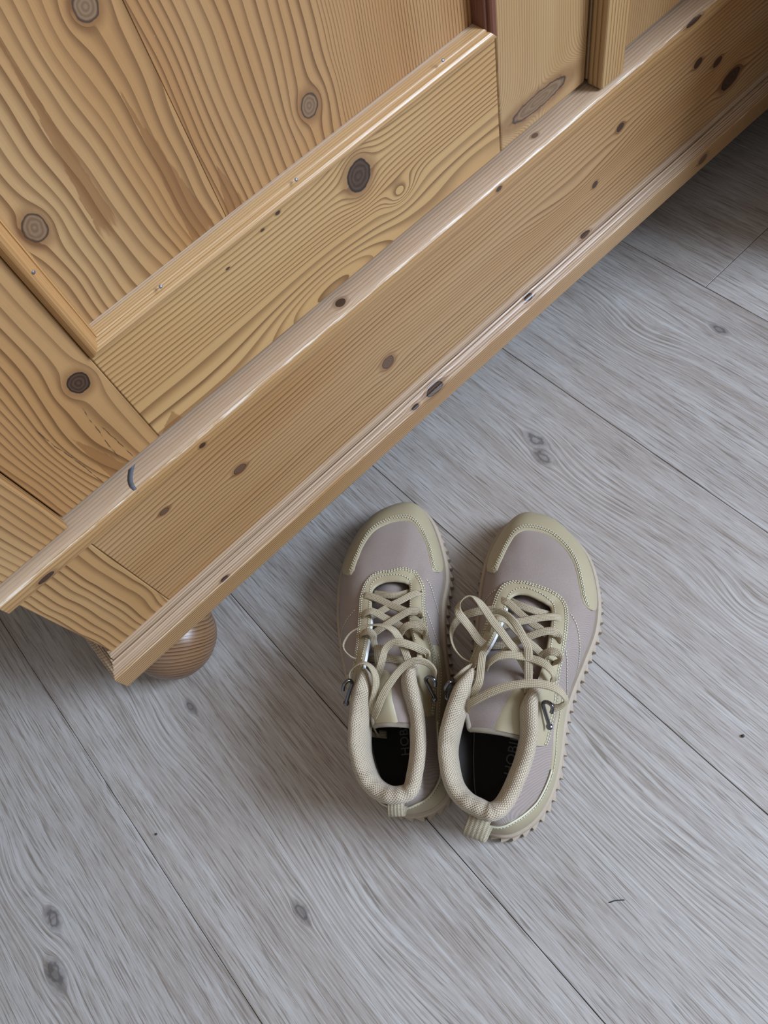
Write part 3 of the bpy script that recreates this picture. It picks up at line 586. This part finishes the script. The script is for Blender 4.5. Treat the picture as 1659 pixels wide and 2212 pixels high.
# grey smear across the ledge
sm = plain('grey_smear', (0.085, 0.088, 0.098), 0.75)
V, F = [], []
for i in range(13):
    t = i / 12
    xx = -.0188 - .0085 * t - .0025 * math.sin(t * 3.1)
    w = .0030 * (1 - .6 * t)
    if t < .78: y, z = .3505 - t / .78 * .0125, .25385
    else:
        a = (t - .78) / .22; y, z = .338 - .0040 * a, .25375 - .0045 * a * a
    for s in (-1, 1): V.append((xx + s * w, y, z + .0001 * (s > 0)))
F = [(2 * i, 2 * i + 1, 2 * i + 3, 2 * i + 2) for i in range(12)]
V += [(x, y + .0006, z - .0012) for x, y, z in V]
n = 26
F += [tuple(a + n for a in f)[::-1] for f in F[:12]]
F += [(2 * i, 2 * i + 2, n + 2 * i + 2, n + 2 * i) for i in range(12)] + [(2 * i + 1, n + 2 * i + 1, n + 2 * i + 3, 2 * i + 3) for i in range(12)]
setp(link('smear', mesh_from('smear', V, F), sm, W, smooth=True), 'grey curved smear on the ledge')

# ------------------------------------------------------------------ shoes
canvas = canvas_mat('taupe_canvas', (0.205, 0.158, 0.136), (0.395, 0.322, 0.286))
leather = leather_mat('olive_beige_leather', (0.375, 0.318, 0.205))
collar_m = mesh_mat('beige_mesh', (0.250, 0.196, 0.130), (0.580, 0.490, 0.370))
rubber = plain('tan_rubber', (0.390, 0.315, 0.240), 0.7)
lace_m = lace_mat('beige_lace', (0.270, 0.215, 0.135), (0.570, 0.485, 0.345))
webbing = lace_mat('olive_webbing', (0.29, 0.245, 0.165), (0.47, 0.410, 0.295))
dark_lining = plain('dark_lining', (0.040, 0.034, 0.030), 0.9)
insole_m = plain('dark_insole', (0.062, 0.056, 0.051), 0.85)
print_m = plain('grey_print', (0.36, 0.36, 0.34), 0.7)
thread = plain('pale_thread', (0.60, 0.56, 0.42), 0.8)
hole_m = plain('needle_hole', (0.075, 0.065, 0.045), 0.9)
gun = plain('gunmetal', (0.16, 0.16, 0.18), 0.22, 1.0)
edge_white = plain('white_backing', (0.70, 0.70, 0.70), 0.7)

def cr(A, u):
    A = np.asarray(A, float); n = len(A)
    u = np.asarray(u, float); i = np.floor(u).astype(int); t = (u - i)[..., None]
    p0, p1, p2, p3 = A[(i - 1) % n], A[i % n], A[(i + 1) % n], A[(i + 2) % n]
    return .5 * (2 * p1 + (p2 - p0) * t + (2 * p0 - 5 * p1 + 4 * p2 - p3) * t * t + (3 * p1 - p0 - 3 * p2 + p3) * t ** 3)
def kp(i):
    if i in (0, 1, 27): return (.024, .000, .046, .006, .021)
    if i in (2, 26): return (.024, .000, .036, .006, .021)
    if i in (3, 25): return (.025, .001, .026, .006, .021)
    if i in (4, 24): return (.026, .002, .021, .006, .020)
    if i in (5, 23): return (.028, .002, .018, .007, .020)
    if i in (6, 22): return (.032, .002, .014, .010, .020)
    if i in (7, 21): return (.036, .002, .009, .018, .020)
    return (.036, .0022, .004, .028, .021)
KP = np.array([(*kp(i), .003 if i in (27, 0, 1) else .0058 if i in (2, 3, 4, 5, 6, 22, 23, 24, 25, 26) else .0045) for i in range(28)])

def nrm2(A, u):
    d = cr(A[:, :2], u + .3) - cr(A[:, :2], u - .3)
    n = np.stack([-d[..., 1], d[..., 0]], -1)
    return n / (np.linalg.norm(n, axis=-1, keepdims=True) + 1e-9)

class Last:
    def __init__(s, D): s.B = np.array(D['B']); s.T = np.array(D['T'])
    def surf(s, u, v):
        u, v = np.broadcast_arrays(np.asarray(u, float), np.asarray(v, float))
        B, T, K, n = cr(s.B, u), cr(s.T, u), cr(KP, u), nrm2(s.B, u)
        P0 = np.concatenate([B - n * K[..., 5:6], K[..., 4:5]], -1)
        n3 = np.concatenate([n, 0 * n[..., :1]], -1); up = np.array([0, 0, 1.])
        P1 = P0 + up * K[..., 0:1] + n3 * K[..., 1:2]
        d = P0 - T; d[..., 2] = 0; d /= np.linalg.norm(d, axis=-1, keepdims=True) + 1e-9
        P2 = T + d * K[..., 2:3] - up * K[..., 3:4]
        v = v[..., None]
        P = (1 - v) ** 3 * P0 + 3 * v * (1 - v) ** 2 * P1 + 3 * v * v * (1 - v) * P2 + v ** 3 * T
        w = np.sin(P[..., 0:1] * 95 + P[..., 1:2] * 60) * np.sin(P[..., 1:2] * 130 + 1.3) * np.sin(v * np.pi)
        P = P + up * w * .0008
        return P
    def nor(s, u, v):
        a = s.surf(u + .06, v) - s.surf(u - .06, v)
        b = s.surf(u, np.minimum(v + .02, 1.)) - s.surf(u, np.maximum(v - .02, 0))
        n = np.cross(b, a)
        return n / (np.linalg.norm(n, axis=-1, keepdims=True) + 1e-9)
    def at(s, u, v, off): return s.surf(u, v) + s.nor(u, v) * np.asarray(off)[..., None]

def ribbon(path, width, thick, n_sub=7, side=None, closed_ends=True):
    """Flat woven band along a 3D path of (x, y, z, roll in degrees). Returns V, F, UV."""
    P = np.array([p[:3] for p in path]); R_ = np.array([p[3] if len(p) > 3 else 0 for p in path])
    A = np.concatenate([P, R_[:, None] / 100.0], 1)
    A = np.concatenate([2 * A[:1] - A[1:2], A, 2 * A[-1:] - A[-2:-1]])
    pts = []
    for i in range(1, len(A) - 2):
        for t in np.linspace(0, 1, n_sub, endpoint=False):
            p0, p1, p2, p3 = A[i - 1:i + 3]
            pts.append(.5 * (2 * p1 + (p2 - p0) * t + (2 * p0 - 5 * p1 + 4 * p2 - p3) * t * t + (3 * p1 - p0 - 3 * p2 + p3) * t ** 3))
    pts.append(A[-2]); pts = np.array(pts)
    C, R_ = pts[:, :3], np.radians(pts[:, 3] * 100)
    T = np.gradient(C, axis=0); T /= np.linalg.norm(T, axis=1, keepdims=True) + 1e-9
    if side is None:
        up = np.array([0, 0, 1.]); Sd = np.cross(T, up)
        ln = np.linalg.norm(Sd, axis=1)
        for i in range(len(Sd)):
            if ln[i] < .25 and i: Sd[i] = Sd[i - 1]
        Sd /= np.linalg.norm(Sd, axis=1, keepdims=True) + 1e-9
    else: Sd = np.tile(np.array([*side, 0.]), (len(C), 1))
    N = np.cross(Sd, T)
    S2 = Sd * np.cos(R_)[:, None] + N * np.sin(R_)[:, None]; N2 = np.cross(S2, T)
    w, h = width / 2, thick / 2
    sec = [(-w, 0), (-w * .9, h * .8), (-w * .45, h), (0, h * .9), (w * .45, h), (w * .9, h * .8), (w, 0), (w * .9, -h * .8), (0, -h), (-w * .9, -h * .8)]
    L = np.concatenate([[0], np.cumsum(np.linalg.norm(np.diff(C, axis=0), axis=1))])
    V, UV = [], []
    for i in range(len(C)):
        for a, b in sec:
            V.append(C[i] + S2[i] * a + N2[i] * b); UV.append((L[i], (a + w) / (2 * w)))
    m = len(sec); F = []
    for i in range(len(C) - 1):
        for j in range(m): F.append((i * m + j, i * m + (j + 1) % m, (i + 1) * m + (j + 1) % m, (i + 1) * m + j))
    F += [tuple(range(m))[::-1], tuple(range((len(C) - 1) * m, len(C) * m))]
    return V, F, UV

def join(parts):
    V, F, U = [], [], []
    for v, f, u in parts:
        o = len(V); V += list(v); U += list(u); F += [tuple(a + o for a in q) for q in f]
    return V, F, U

def tube(path, r, n=10, sub=6, flat=1.0):
    P = np.array(path, float)
    A = np.concatenate([2 * P[:1] - P[1:2], P, 2 * P[-1:] - P[-2:-1]]); pts = []
    for i in range(1, len(A) - 2):
        for t in np.linspace(0, 1, sub, endpoint=False):
            p0, p1, p2, p3 = A[i - 1:i + 3]
            pts.append(.5 * (2 * p1 + (p2 - p0) * t + (2 * p0 - 5 * p1 + 4 * p2 - p3) * t * t + (3 * p1 - p0 - 3 * p2 + p3) * t ** 3))
    pts.append(A[-2]); C = np.array(pts)
    T = np.gradient(C, axis=0); T /= np.linalg.norm(T, axis=1, keepdims=True)
    ref = np.array([0.3, 0.2, 1.0]); V, U = [], []
    for i in range(len(C)):
        s = np.cross(T[i], ref); s /= np.linalg.norm(s); q = np.cross(s, T[i]); ref = q
        for k_ in range(n):
            a = 2 * math.pi * k_ / n
            V.append(C[i] + s * r * math.cos(a) + q * r * flat * math.sin(a)); U.append((i * .002, k_ / n))
    F = [(i * n + j, i * n + (j + 1) % n, (i + 1) * n + (j + 1) % n, (i + 1) * n + j) for i in range(len(C) - 1) for j in range(n)]
    F += [tuple(range(n))[::-1], tuple(range((len(C) - 1) * n, len(C) * n))]
    return V, F, U

def build_shoe(D, origin, theta, label, cfg):
    S0 = empty('ankle_boot', (*origin, 0.0), theta - math.pi / 2)
    setp(S0, label, 'shoe', 'pair of beige lace-up boots')
    Lt = Last(D)
    put = lambda name, me, mat, sm=True: link(name, me, mat, S0, smooth=sm, world_verts=False)
    def mesh(name, vfu, mat, sm=True): return put(name, mesh_from(name, *vfu), mat, sm)
    # outsole with saw-tooth lugs
    uu = np.linspace(0, 28, 1401)[:-1]
    Bc, nb = cr(Lt.B, uu), nrm2(Lt.B, uu)
    arc = np.concatenate([[0], np.cumsum(np.linalg.norm(np.diff(Bc, axis=0), axis=1))])
    per = arc[-1] + np.linalg.norm(Bc[0] - Bc[-1]); nl = round(per / .0092)
    ph = (arc / per * nl) % 1.0
    side = np.where(uu < 14, ph, 1 - ph)
    amt = np.clip(np.minimum(np.abs(uu - 0), 28 - uu) / 2.5 - .2, 0, 1)
    tooth = (.0032 * np.clip(side / .82, 0, 1) * (side < .84) - .0004) * amt
    rows = [(-.016, .0005, 0), (-.004, .0, 0), (-.0012, .0008, 1), (-.0002, .0045, 1), (-.0006, .0088, .9), (-.0012, .0094, 0), (-.0006, .0125, 0), (-.0006, .0180, 0), (-.0014, .0205, 0), (-.0034, .0216, 0), (-.010, .0200, 0)]
    P = np.stack([np.concatenate([Bc + nb * (o + tooth * k_)[:, None], np.full((len(uu), 1), z)], 1) for o, z, k_ in rows], 1)
    put('outsole', grid_mesh('outsole', P, True, flip=True), rubber, False)
    # closing bottom
    Vb = [(*p, .0006) for p in (Bc - nb * .0158)[::10]]
    put('sole_bottom', mesh_from('sole_bottom', Vb, [tuple(range(len(Vb)))[::-1]]), rubber, False)
    # upper
    nu = 196
    u = np.linspace(0, 28, nu + 1); v = np.linspace(0, 1, 27)
    Ug, Vg = np.meshgrid(u, v, indexing='ij')
    P = Lt.surf(Ug, Vg)
    au = np.concatenate([[0], np.cumsum(np.linalg.norm(np.diff(P[:, 8], axis=0), axis=1))])
    UV = np.stack([P[..., 0] * 0.8 + au[:, None] * .0 + P[..., 2] * .5, P[..., 1] + P[..., 2] * .5], -1)
    put('canvas_upper', grid_mesh('canvas_upper', P, False, UV), canvas)

    def patch(name, us, lo, hi, off, mat, nv=9, wrap=None):
        us = np.asarray(us, float); lo, hi = np.asarray(lo, float), np.asarray(hi, float)
        t = np.linspace(0, 1, nv)
        Ug = np.repeat(us[:, None], nv, 1); Vg = lo[:, None] + (hi - lo)[:, None] * t
        P = Lt.at(Ug, Vg, np.full(Ug.shape, off))
        P0 = Lt.at(us, lo, np.full(len(us), -.0002)); P1 = Lt.at(us, hi, np.full(len(us), -.0002))
        Pa = Lt.at(us, lo + (hi - lo) * .015, np.full(len(us), off * .75)); Pb = Lt.at(us, hi - (hi - lo) * .015, np.full(len(us), off * .75))
        P = np.concatenate([P0[:, None], Pa[:, None], P[:, 1:-1] if False else P[:, 1:-1], Pb[:, None], P1[:, None]], 1)
        return put(name, grid_mesh(name, P, False, np.stack([P[..., 0], P[..., 1]], -1)), mat)

    def interp(tab, us):
        """tab of (u, v), u may run past 28; us in the same unrolled range."""
        tu, tv = np.array(tab).T
        return np.interp(us, tu, tv)

    # toe cap (u unrolled 24.4 .. 31.6)
    us = cfg['cap'][0][0] + (cfg['cap'][-1][0] - cfg['cap'][0][0]) * (.5 - .5 * np.cos(np.linspace(0, np.pi, 90)))
    hi = interp(cfg['cap'], us); lo = interp(cfg['caplo'], us)
    patch('toe_cap', us, lo, hi, .0013, leather, 10)
    # eyestay: outer boundary to throat edge, then along the collar flanks
    us = np.linspace(cfg['eye'][0][0], cfg['eye'][-1][0], 130)
    lo = interp(cfg['eye'], us); hi = interp(cfg['eyehi'], us)
    patch('eyestay', us, lo, hi, .0017, leather, 9)
    # backing edge inside the throat
    us = np.linspace(cfg['back'][0], cfg['back'][1], 40)
    Tt, nt = cr(Lt.T, us), nrm2(Lt.T, us)
    n3 = np.concatenate([nt, 0 * nt[:, :1]], 1); up = np.array([0, 0, 1.])
    Pe = np.stack([Tt + up * .0016, Tt - n3 * .0010 + up * .0010, Tt - n3 * .0014 - up * .0014, Tt - n3 * .0004 - up * .0040], 1)
    put('throat_edge', grid_mesh('throat_edge', Pe), edge_white)
    # heel counter
    us = np.linspace(cfg['ctr'][0][0], cfg['ctr'][-1][0], 110)
    patch('heel_counter', us, np.zeros(len(us)), interp(cfg['ctr'], us), .0012, leather, 8)
    us2 = np.linspace(cfg['ctr'][0][0] + 3.2, cfg['ctr'][-1][0] - 2.5, 80)
    Pq = Lt.at(us2, interp(cfg['ctr'], us2), np.full(80, .0014))
    mesh('counter_edge', tube(Pq[::3], .0008, 6, 2), thread)

    # stitching
    st, ho = [], []
    def stitches(us, vs, off, pitch=.0025):
        P = Lt.at(us, vs, np.full(len(us), off)); N = Lt.nor(us, vs)
        L = np.concatenate([[0], np.cumsum(np.linalg.norm(np.diff(P, axis=0), axis=1))])
        for s in np.arange(.001, L[-1] - .002, pitch):
            a = np.array([np.interp(s, L, P[:, k_]) for k_ in range(3)]); b = np.array([np.interp(s + pitch * .62, L, P[:, k_]) for k_ in range(3)])
            n = np.array([np.interp(s, L, N[:, k_]) for k_ in range(3)]); t = b - a; sd = np.cross(t, n); sd /= np.linalg.norm(sd) + 1e-9
            w, hh = sd * .00042, n * .0004
            c0 = b + t * .08; c1 = b + t * .52; w2 = sd * .00036; l2 = n * -.00005 + n * .00012
            ho.append(([c0 - w2, c0 + w2, c0 + l2, c1 - w2, c1 + w2, c1 + l2], [(0, 1, 4, 3), (0, 2, 5, 3), (1, 4, 5, 2)], [(0, 0)] * 6))
            st.append(([a - w, a + w, a + hh, b - w, b + w, b + hh, (a + b) / 2 - w * 1.2 + hh, (a + b) / 2 + w * 1.2 + hh],
                       [(0, 2, 6), (2, 5, 6), (5, 3, 6), (3, 0, 6), (2, 1, 7), (1, 4, 7), (4, 5, 7), (5, 2, 7)], [(0, 0)] * 8))
    us = np.linspace(cfg['eye'][0][0] + .2, cfg['eye'][-1][0] - .2, 300)
    lo = interp(cfg['eye'], us); hi = interp(cfg['eyehi'], us)
    stitches(us, lo + (hi - lo) * .10, .0019); stitches(us, lo + (hi - lo) * .22, .0019)
    us = np.linspace(22.0, 34.2, 220); stitches(us, np.full(220, .955), .0019)
    us = np.linspace(cfg['cap'][0][0] + .25, cfg['cap'][-1][0] - .1, 220)
    h_ = interp(cfg['cap'], us); stitches(us, h_ - .03, .0015); stitches(us, h_ - .055, .0015)
    us = np.linspace(cfg['ctr'][0][0] + .2, cfg['ctr'][-1][0] - .2, 220); stitches(us, interp(cfg['ctr'], us) - .045, .0014)
    for (ua, va, ub, vb, bend) in cfg['seams']:
        t = np.linspace(0, 1, 40); stitches(ua + (ub - ua) * t + bend * np.sin(t * np.pi), va + (vb - va) * t, .0003)
    o = mesh('stitching', join(st), thread, False); o['kind'] = 'stuff'
    o = mesh('needle_holes', join(ho), hole_m, False); o['kind'] = 'stuff'

    # collar padding and lining
    c0, c1 = cfg['collar']
    us = np.linspace(c0, c1, 130)
    Tt, nt = cr(Lt.T, us), nrm2(Lt.T, us)
    n3 = np.concatenate([nt, 0 * nt[:, :1]], 1)
    e = np.minimum(us - c0, c1 - us); r = (.0052 * np.sqrt(np.clip(e / .9, 0, 1)) + .0010)[:, None]
    B2, nb2 = cr(Lt.B, us), nrm2(Lt.B, us)
    lowB = np.concatenate([B2 - nb2 * .010, np.full((len(us), 1), .045)], 1); lowC = np.concatenate([B2 - nb2 * .009, np.full((len(us), 1), .0135)], 1)
    one = np.full(len(us), 1.)
    rim = [Lt.at(us, one * .86, one * .0003), Lt.at(us, one * .90, one * .0020), Tt + n3 * r * .75 - up * r * .25, Tt + n3 * r * .45 + up * r * .45, Tt + up * r * .75,
           Tt - n3 * r * .55 + up * r * .5, Tt - n3 * r * 1.05 - up * r * .2, Tt - n3 * r * 1.4 - up * .008, Tt - n3 * r * 1.5 - up * .017, Tt - n3 * r * 1.35 - up * .028]
    P = np.stack(rim, 1)
    wv = (np.sin(us * 3.1) * .0006 + np.sin(us * 7.3) * .0004)[:, None, None]
    P[:, 2:8] += wv * np.array([0, 0, 1.]) 
    al = np.concatenate([[0], np.cumsum(np.linalg.norm(np.diff(Tt, axis=0), axis=1))])
    ac = np.concatenate([np.zeros((len(us), 1)), np.cumsum(np.linalg.norm(np.diff(P, axis=1), axis=2), axis=1)], 1)
    UV = np.stack([np.repeat(al[:, None], P.shape[1], 1), ac], -1)
    put('padded_collar', grid_mesh('padded_collar', P, False, UV), collar_m)
    Pl = np.stack([rim[-1], rim[-1] * .6 + lowB * .4, lowB, lowC], 1)
    put('lining', grid_mesh('lining', Pl), dark_lining)
    # insole
    ui = np.linspace(0, 28, 141)[:-1]
    Bi = cr(Lt.B, ui) - nrm2(Lt.B, ui) * .0085
    put('insole', mesh_from('insole', [(*p, .0135) for p in Bi], [tuple(range(140))[::-1]]), insole_m, False)
    # tongue
    TR_ = np.array(D['tongue'])
    def tg(rr, cc):
        i = np.clip(np.floor(rr).astype(int), 0, len(TR_) - 2); t = (rr - i)[..., None]
        A = np.concatenate([2 * TR_[:1] - TR_[1:2], TR_, 2 * TR_[-1:] - TR_[-2:-1]])
        def c1(k_):
            p0, p1, p2, p3 = A[i, k_], A[i + 1, k_], A[i + 2, k_], A[i + 3, k_]
            return .5 * (2 * p1 + (p2 - p0) * t + (2 * p0 - 5 * p1 + 4 * p2 - p3) * t * t + (3 * p1 - p0 - 3 * p2 + p3) * t ** 3)
        a, b = c1(0), c1(1); c_ = cc[..., None]
        P = a + (b - a) * c_
        P[..., 2] += .0035 * np.sin(np.pi * cc) - .004 * (1 - np.sin(np.pi * cc)) + .0006 * np.sin(rr * 5 + cc * 4)
        return P
    rr, cc = np.meshgrid(np.linspace(0, 6, 40), np.linspace(0, 1, 17), indexing='ij')
    P = tg(rr, cc)
    put('tongue', grid_mesh('tongue', P, False, np.stack([P[..., 0], P[..., 1]], -1), flip=True), canvas)
    P2 = P - np.array([0, 0, .004]); 
    put('tongue_lining', grid_mesh('tongue_lining', P2), dark_lining)
    cs = np.linspace(0.0, 1, 15)
    edge = tg(np.full(15, 6.0), cs); edge[:, 2] -= .0012
    edge = np.concatenate([tg(np.array([5.2, 5.7]), np.zeros(2)), edge, tg(np.array([5.7, 5.2]), np.ones(2))])
    vfu = tube(edge, .0021, 10, 4); mesh('tongue_piping', (vfu[0], vfu[1], vfu[2]), collar_m)
    r0, r1 = cfg['tpatch'][0][0], cfg['tpatch'][-1][0]
    rl = np.linspace(r0, r1, 24); tp = np.array(cfg['tpatch'])
    ca, cb_ = np.interp(rl, tp[:, 0], tp[:, 1]), np.interp(rl, tp[:, 0], tp[:, 2])
    rr = np.repeat(rl[:, None], 9, 1); cc = ca[:, None] + (cb_ - ca)[:, None] * np.linspace(0, 1, 9)
    P = tg(rr, cc); P[:, 1:-1, 2] += .0012; P[0, :, 2] -= .0012
    put('tongue_patch', grid_mesh('tongue_patch', P, flip=True), leather)
    # pull loop
    pp = D['pull']
    path = [(*p, 0) for p in pp['p']]
    mesh('pull_loop', ribbon(path, pp['w'], .0012, 8, side=pp['side']), webbing)
    # lace
    mesh('lace', join([ribbon(l, .0062, .0013) for l in D['lace']]), lace_m)
    # eyelet slots where the lace dives into the leather
    for k_ in cfg['eyelets']:
        q = D['lace'][k_][0]
        bm = bmesh.new(); bmesh.ops.create_uvsphere(bm, u_segments=12, v_segments=8, radius=.0022)
        me = bpy.data.meshes.new('eyelet')
        for v in bm.verts: v.co = Vector((v.co.x * .8 + q[0], v.co.y * .8 + q[1], v.co.z * .55 + q[2] - .0004))
        bm.to_mesh(me); bm.free(); put('eyelet', me, hole_m)
    # hooks
    for hp in D['hook']:
        a = tube(hp, .0015, 10, 6)
        bm = bmesh.new(); bmesh.ops.create_uvsphere(bm, u_segments=12, v_segments=8, radius=.0026)
        V = [(v.co.x + hp[0][0], v.co.y + hp[0][1], v.co.z * .6 + hp[0][2]) for v in bm.verts]; bm.verts.index_update()
        F = [tuple(v.index for v in f.verts) for f in bm.faces]; bm.free()
        mesh('lace_hook', join([a, (V, F, [(0, 0)] * len(V))]), gun)
    if 'keeper' in D:
        q = [Vector(p) for p in D['keeper']]
        c = [(q[0] + q[1]) / 2, (q[2] + q[3]) / 2]
        path = [(c[0].x, c[0].y, c[0].z - .007, 0), (c[0].x, c[0].y, c[0].z - .001, 0), (*(c[0] * .5 + c[1] * .5 + Vector((0, 0, .0022))), 0), (c[1].x, c[1].y, c[1].z - .001, 0), (c[1].x, c[1].y, c[1].z - .007, 0)]
        d = (q[1] - q[0]).normalized()
        mesh('lace_keeper', ribbon(path, .0085, .0012, 6, side=(d.x, d.y)), webbing)
    # printed name on the insole
    tx = D['text']
    cu = bpy.data.curves.new('insole_print', 'FONT'); cu.body = 'HOBIBEAR'; cu.size = tx['hgt'] * 1.42; cu.space_character = 1.06
    cu.extrude = .00008; cu.fill_mode = 'BOTH'
    tmp = bpy.data.objects.new('tmp', cu); COL.objects.link(tmp); bpy.context.view_layer.update()
    me = bpy.data.meshes.new_from_object(tmp.evaluated_get(bpy.context.evaluated_depsgraph_get()))
    bpy.data.objects.remove(tmp)
    o = put('insole_print', me, print_m, False)
    o.location = (tx['o'][0], tx['o'][1], .0137); o.rotation_euler = (0, 0, tx['ang'])
    return S0

CAP_R = [(24.4, .36), (24.46, .46), (24.6, .53), (24.9, .585), (25.5, .57), (26.0, .53), (26.6, .50), (27.3, .49), (28.0, .48), (29.1, .48), (29.5, .48), (29.9, .50), (30.3, .53), (30.7, .56), (31.1, .565), (31.4, .53), (31.55, .46), (31.61, .40), (31.63, .34)]
CAPLO_R = [(24.4, .33), (24.46, .22), (24.7, .10), (25.3, .02), (26, 0), (30.5, .01), (31.2, .05), (31.48, .12), (31.6, .22), (31.63, .32)]
EYE_R = [(18.3, .58), (19.4, .50), (20.3, .46), (21.1, .62), (21.7, .62), (22.5, .67), (23.3, .70), (24.0, .72), (24.6, .76), (25.5, .84), (26.6, .90), (28.0, .91), (29.2, .90), (30.2, .86), (30.9, .82), (31.4, .78), (32.4, .75), (33.4, .72), (34.1, .68), (34.6, .60), (35.2, .48), (35.8, .46), (36.5, .50), (37.0, .57), (37.25, .70), (37.3, .86)]
EYEHI_R = [(18.3, .87), (20.2, .87), (21.0, .97), (21.4, 1.0), (34.6, 1.0), (35.0, .97), (35.8, .87), (37.3, .87)]
CTR_R = [(6.6, .50), (7.7, .40), (8.7, .41), (9.9, .36), (10.6, .38), (11.2, .41), (11.7, .49), (12.4, .56), (13.8, .55), (15.3, .55), (16.0, .45), (17.0, .38), (18.5, .38), (20.0, .40), (21.4, .50)]
CFG_R = dict(eyelets=(1, 2, 3, 4, 5), collar=(7.25, 21.0), cap=CAP_R, caplo=CAPLO_R, eye=EYE_R, eyehi=EYEHI_R, ctr=CTR_R, back=(21.3, 24.9),
             seams=[(3.7, .74, 5.6, .10, .25), (5.2, .70, 6.7, .12, .25), (24.2, .70, 22.6, .12, -.25)],
             tpatch=[(3.7, .70, .97), (4.0, .66, .98), (5.0, .54, .985), (5.95, .43, .99)])
CAP_L = [(25.0, .36), (25.06, .46), (25.2, .54), (25.45, .59), (26.0, .61), (26.4, .57), (26.9, .54), (27.3, .52), (27.8, .50), (28.4, .50), (28.9, .49), (29.4, .49), (30.0, .48), (30.5, .48), (31.1, .51), (31.5, .50), (31.72, .44), (31.8, .37), (31.83, .31)]
CAPLO_L = [(25.0, .33), (25.06, .22), (25.3, .10), (25.9, .02), (26.5, 0), (30.5, .01), (31.4, .05), (31.68, .12), (31.8, .2), (31.83, .28)]
EYE_L = [(18.3, .60), (19.4, .55), (20.3, .55), (21.2, .66), (22.0, .78), (22.8, .79), (23.5, .78), (24.2, .77), (24.8, .77), (25.4, .82), (26.0, .88), (26.7, .90), (27.6, .92), (28.8, .90), (30.2, .86), (31.2, .78), (31.8, .69), (32.2, .65), (33.1, .60), (34.1, .58), (34.7, .55), (35.5, .44), (36.2, .40), (37.1, .48), (37.6, .56), (37.85, .70), (37.9, .86)]
EYEHI_L = [(18.3, .87), (20.9, .87), (21.6, .97), (22.0, 1.0), (34.6, 1.0), (35.0, .97), (35.8, .87), (37.9, .87)]
CTR_L = [(6.6, .48), (7.7, .36), (8.7, .38), (9.9, .48), (10.6, .50), (11.2, .42), (11.8, .42), (12.8, .54), (13.6, .61), (14.3, .58), (15.3, .55), (16.0, .45), (17.0, .38), (18.5, .36), (20.0, .38), (21.4, .48)]
CFG_L = dict(eyelets=(1, 2, 3, 4, 5, 6, 8), collar=(7.35, 21.75), cap=CAP_L, caplo=CAPLO_L, eye=EYE_L, eyehi=EYEHI_L, ctr=CTR_L, back=(21.3, 24.9),
             seams=[(3.7, .64, 5.4, .10, .25), (5.2, .56, 6.7, .12, .25), (24.2, .70, 22.6, .12, -.25)],
             tpatch=[(3.9, .24, .42), (4.0, .16, .49), (4.2, .10, .52), (5.0, .03, .52), (5.95, .02, .60)])
build_shoe(SHOE['L'], (-.045, .087), math.radians(54), 'beige canvas boot with flattened splayed laces, its toe nearer the wardrobe base', CFG_L)
build_shoe(SHOE['R'], (-.004, .034), math.radians(38), 'beige canvas boot with a tall lace loop curling out, farther from the wardrobe', CFG_R)

# ------------------------------------------------------------------ crumbs on the floor
crumb_m = plain('dark_crumb', (0.030, 0.032, 0.028), 0.7)
def crumb(x, y, r, label, seed):
    random.seed(seed)
    bm = bmesh.new(); bmesh.ops.create_icosphere(bm, subdivisions=2, radius=r)
    for v in bm.verts: v.co *= random.uniform(.8, 1.15); v.co.z *= .7
    zmin = min(v.co.z for v in bm.verts)
    for v in bm.verts: v.co.z -= zmin
    me = bpy.data.meshes.new('crumb'); bm.to_mesh(me); bm.free()
    o = link('crumb', me, crumb_m, None, smooth=True); o.location = (x, y, 0)
    setp(o, label, 'crumb')
crumb(*KC[0], .0014, 'tiny dark crumb on the open floor out beyond the boot with the tall lace loop', 1)
crumb(*KC[1], .0011, 'tiny dark crumb on the plank in front of the wardrobe corner foot', 2)
def sliver(a, b, r, label):
    a, b = Vector((*a, r)), Vector((*b, r)); m = (a + b) / 2
    t = tube([tuple(Vector(p) - m * 1.0) for p in (a, a * .6 + b * .4 + Vector((0.0006, 0.0004, 0)), b)], r, 6, 4)
    o = link('splinter', mesh_from('splinter', *t), crumb_m, None, smooth=True); o.location = m
    setp(o, label, 'splinter')
sliver(KC[2], KC[3], .0004, 'thin dark splinter lying on the floor behind the boot heels')
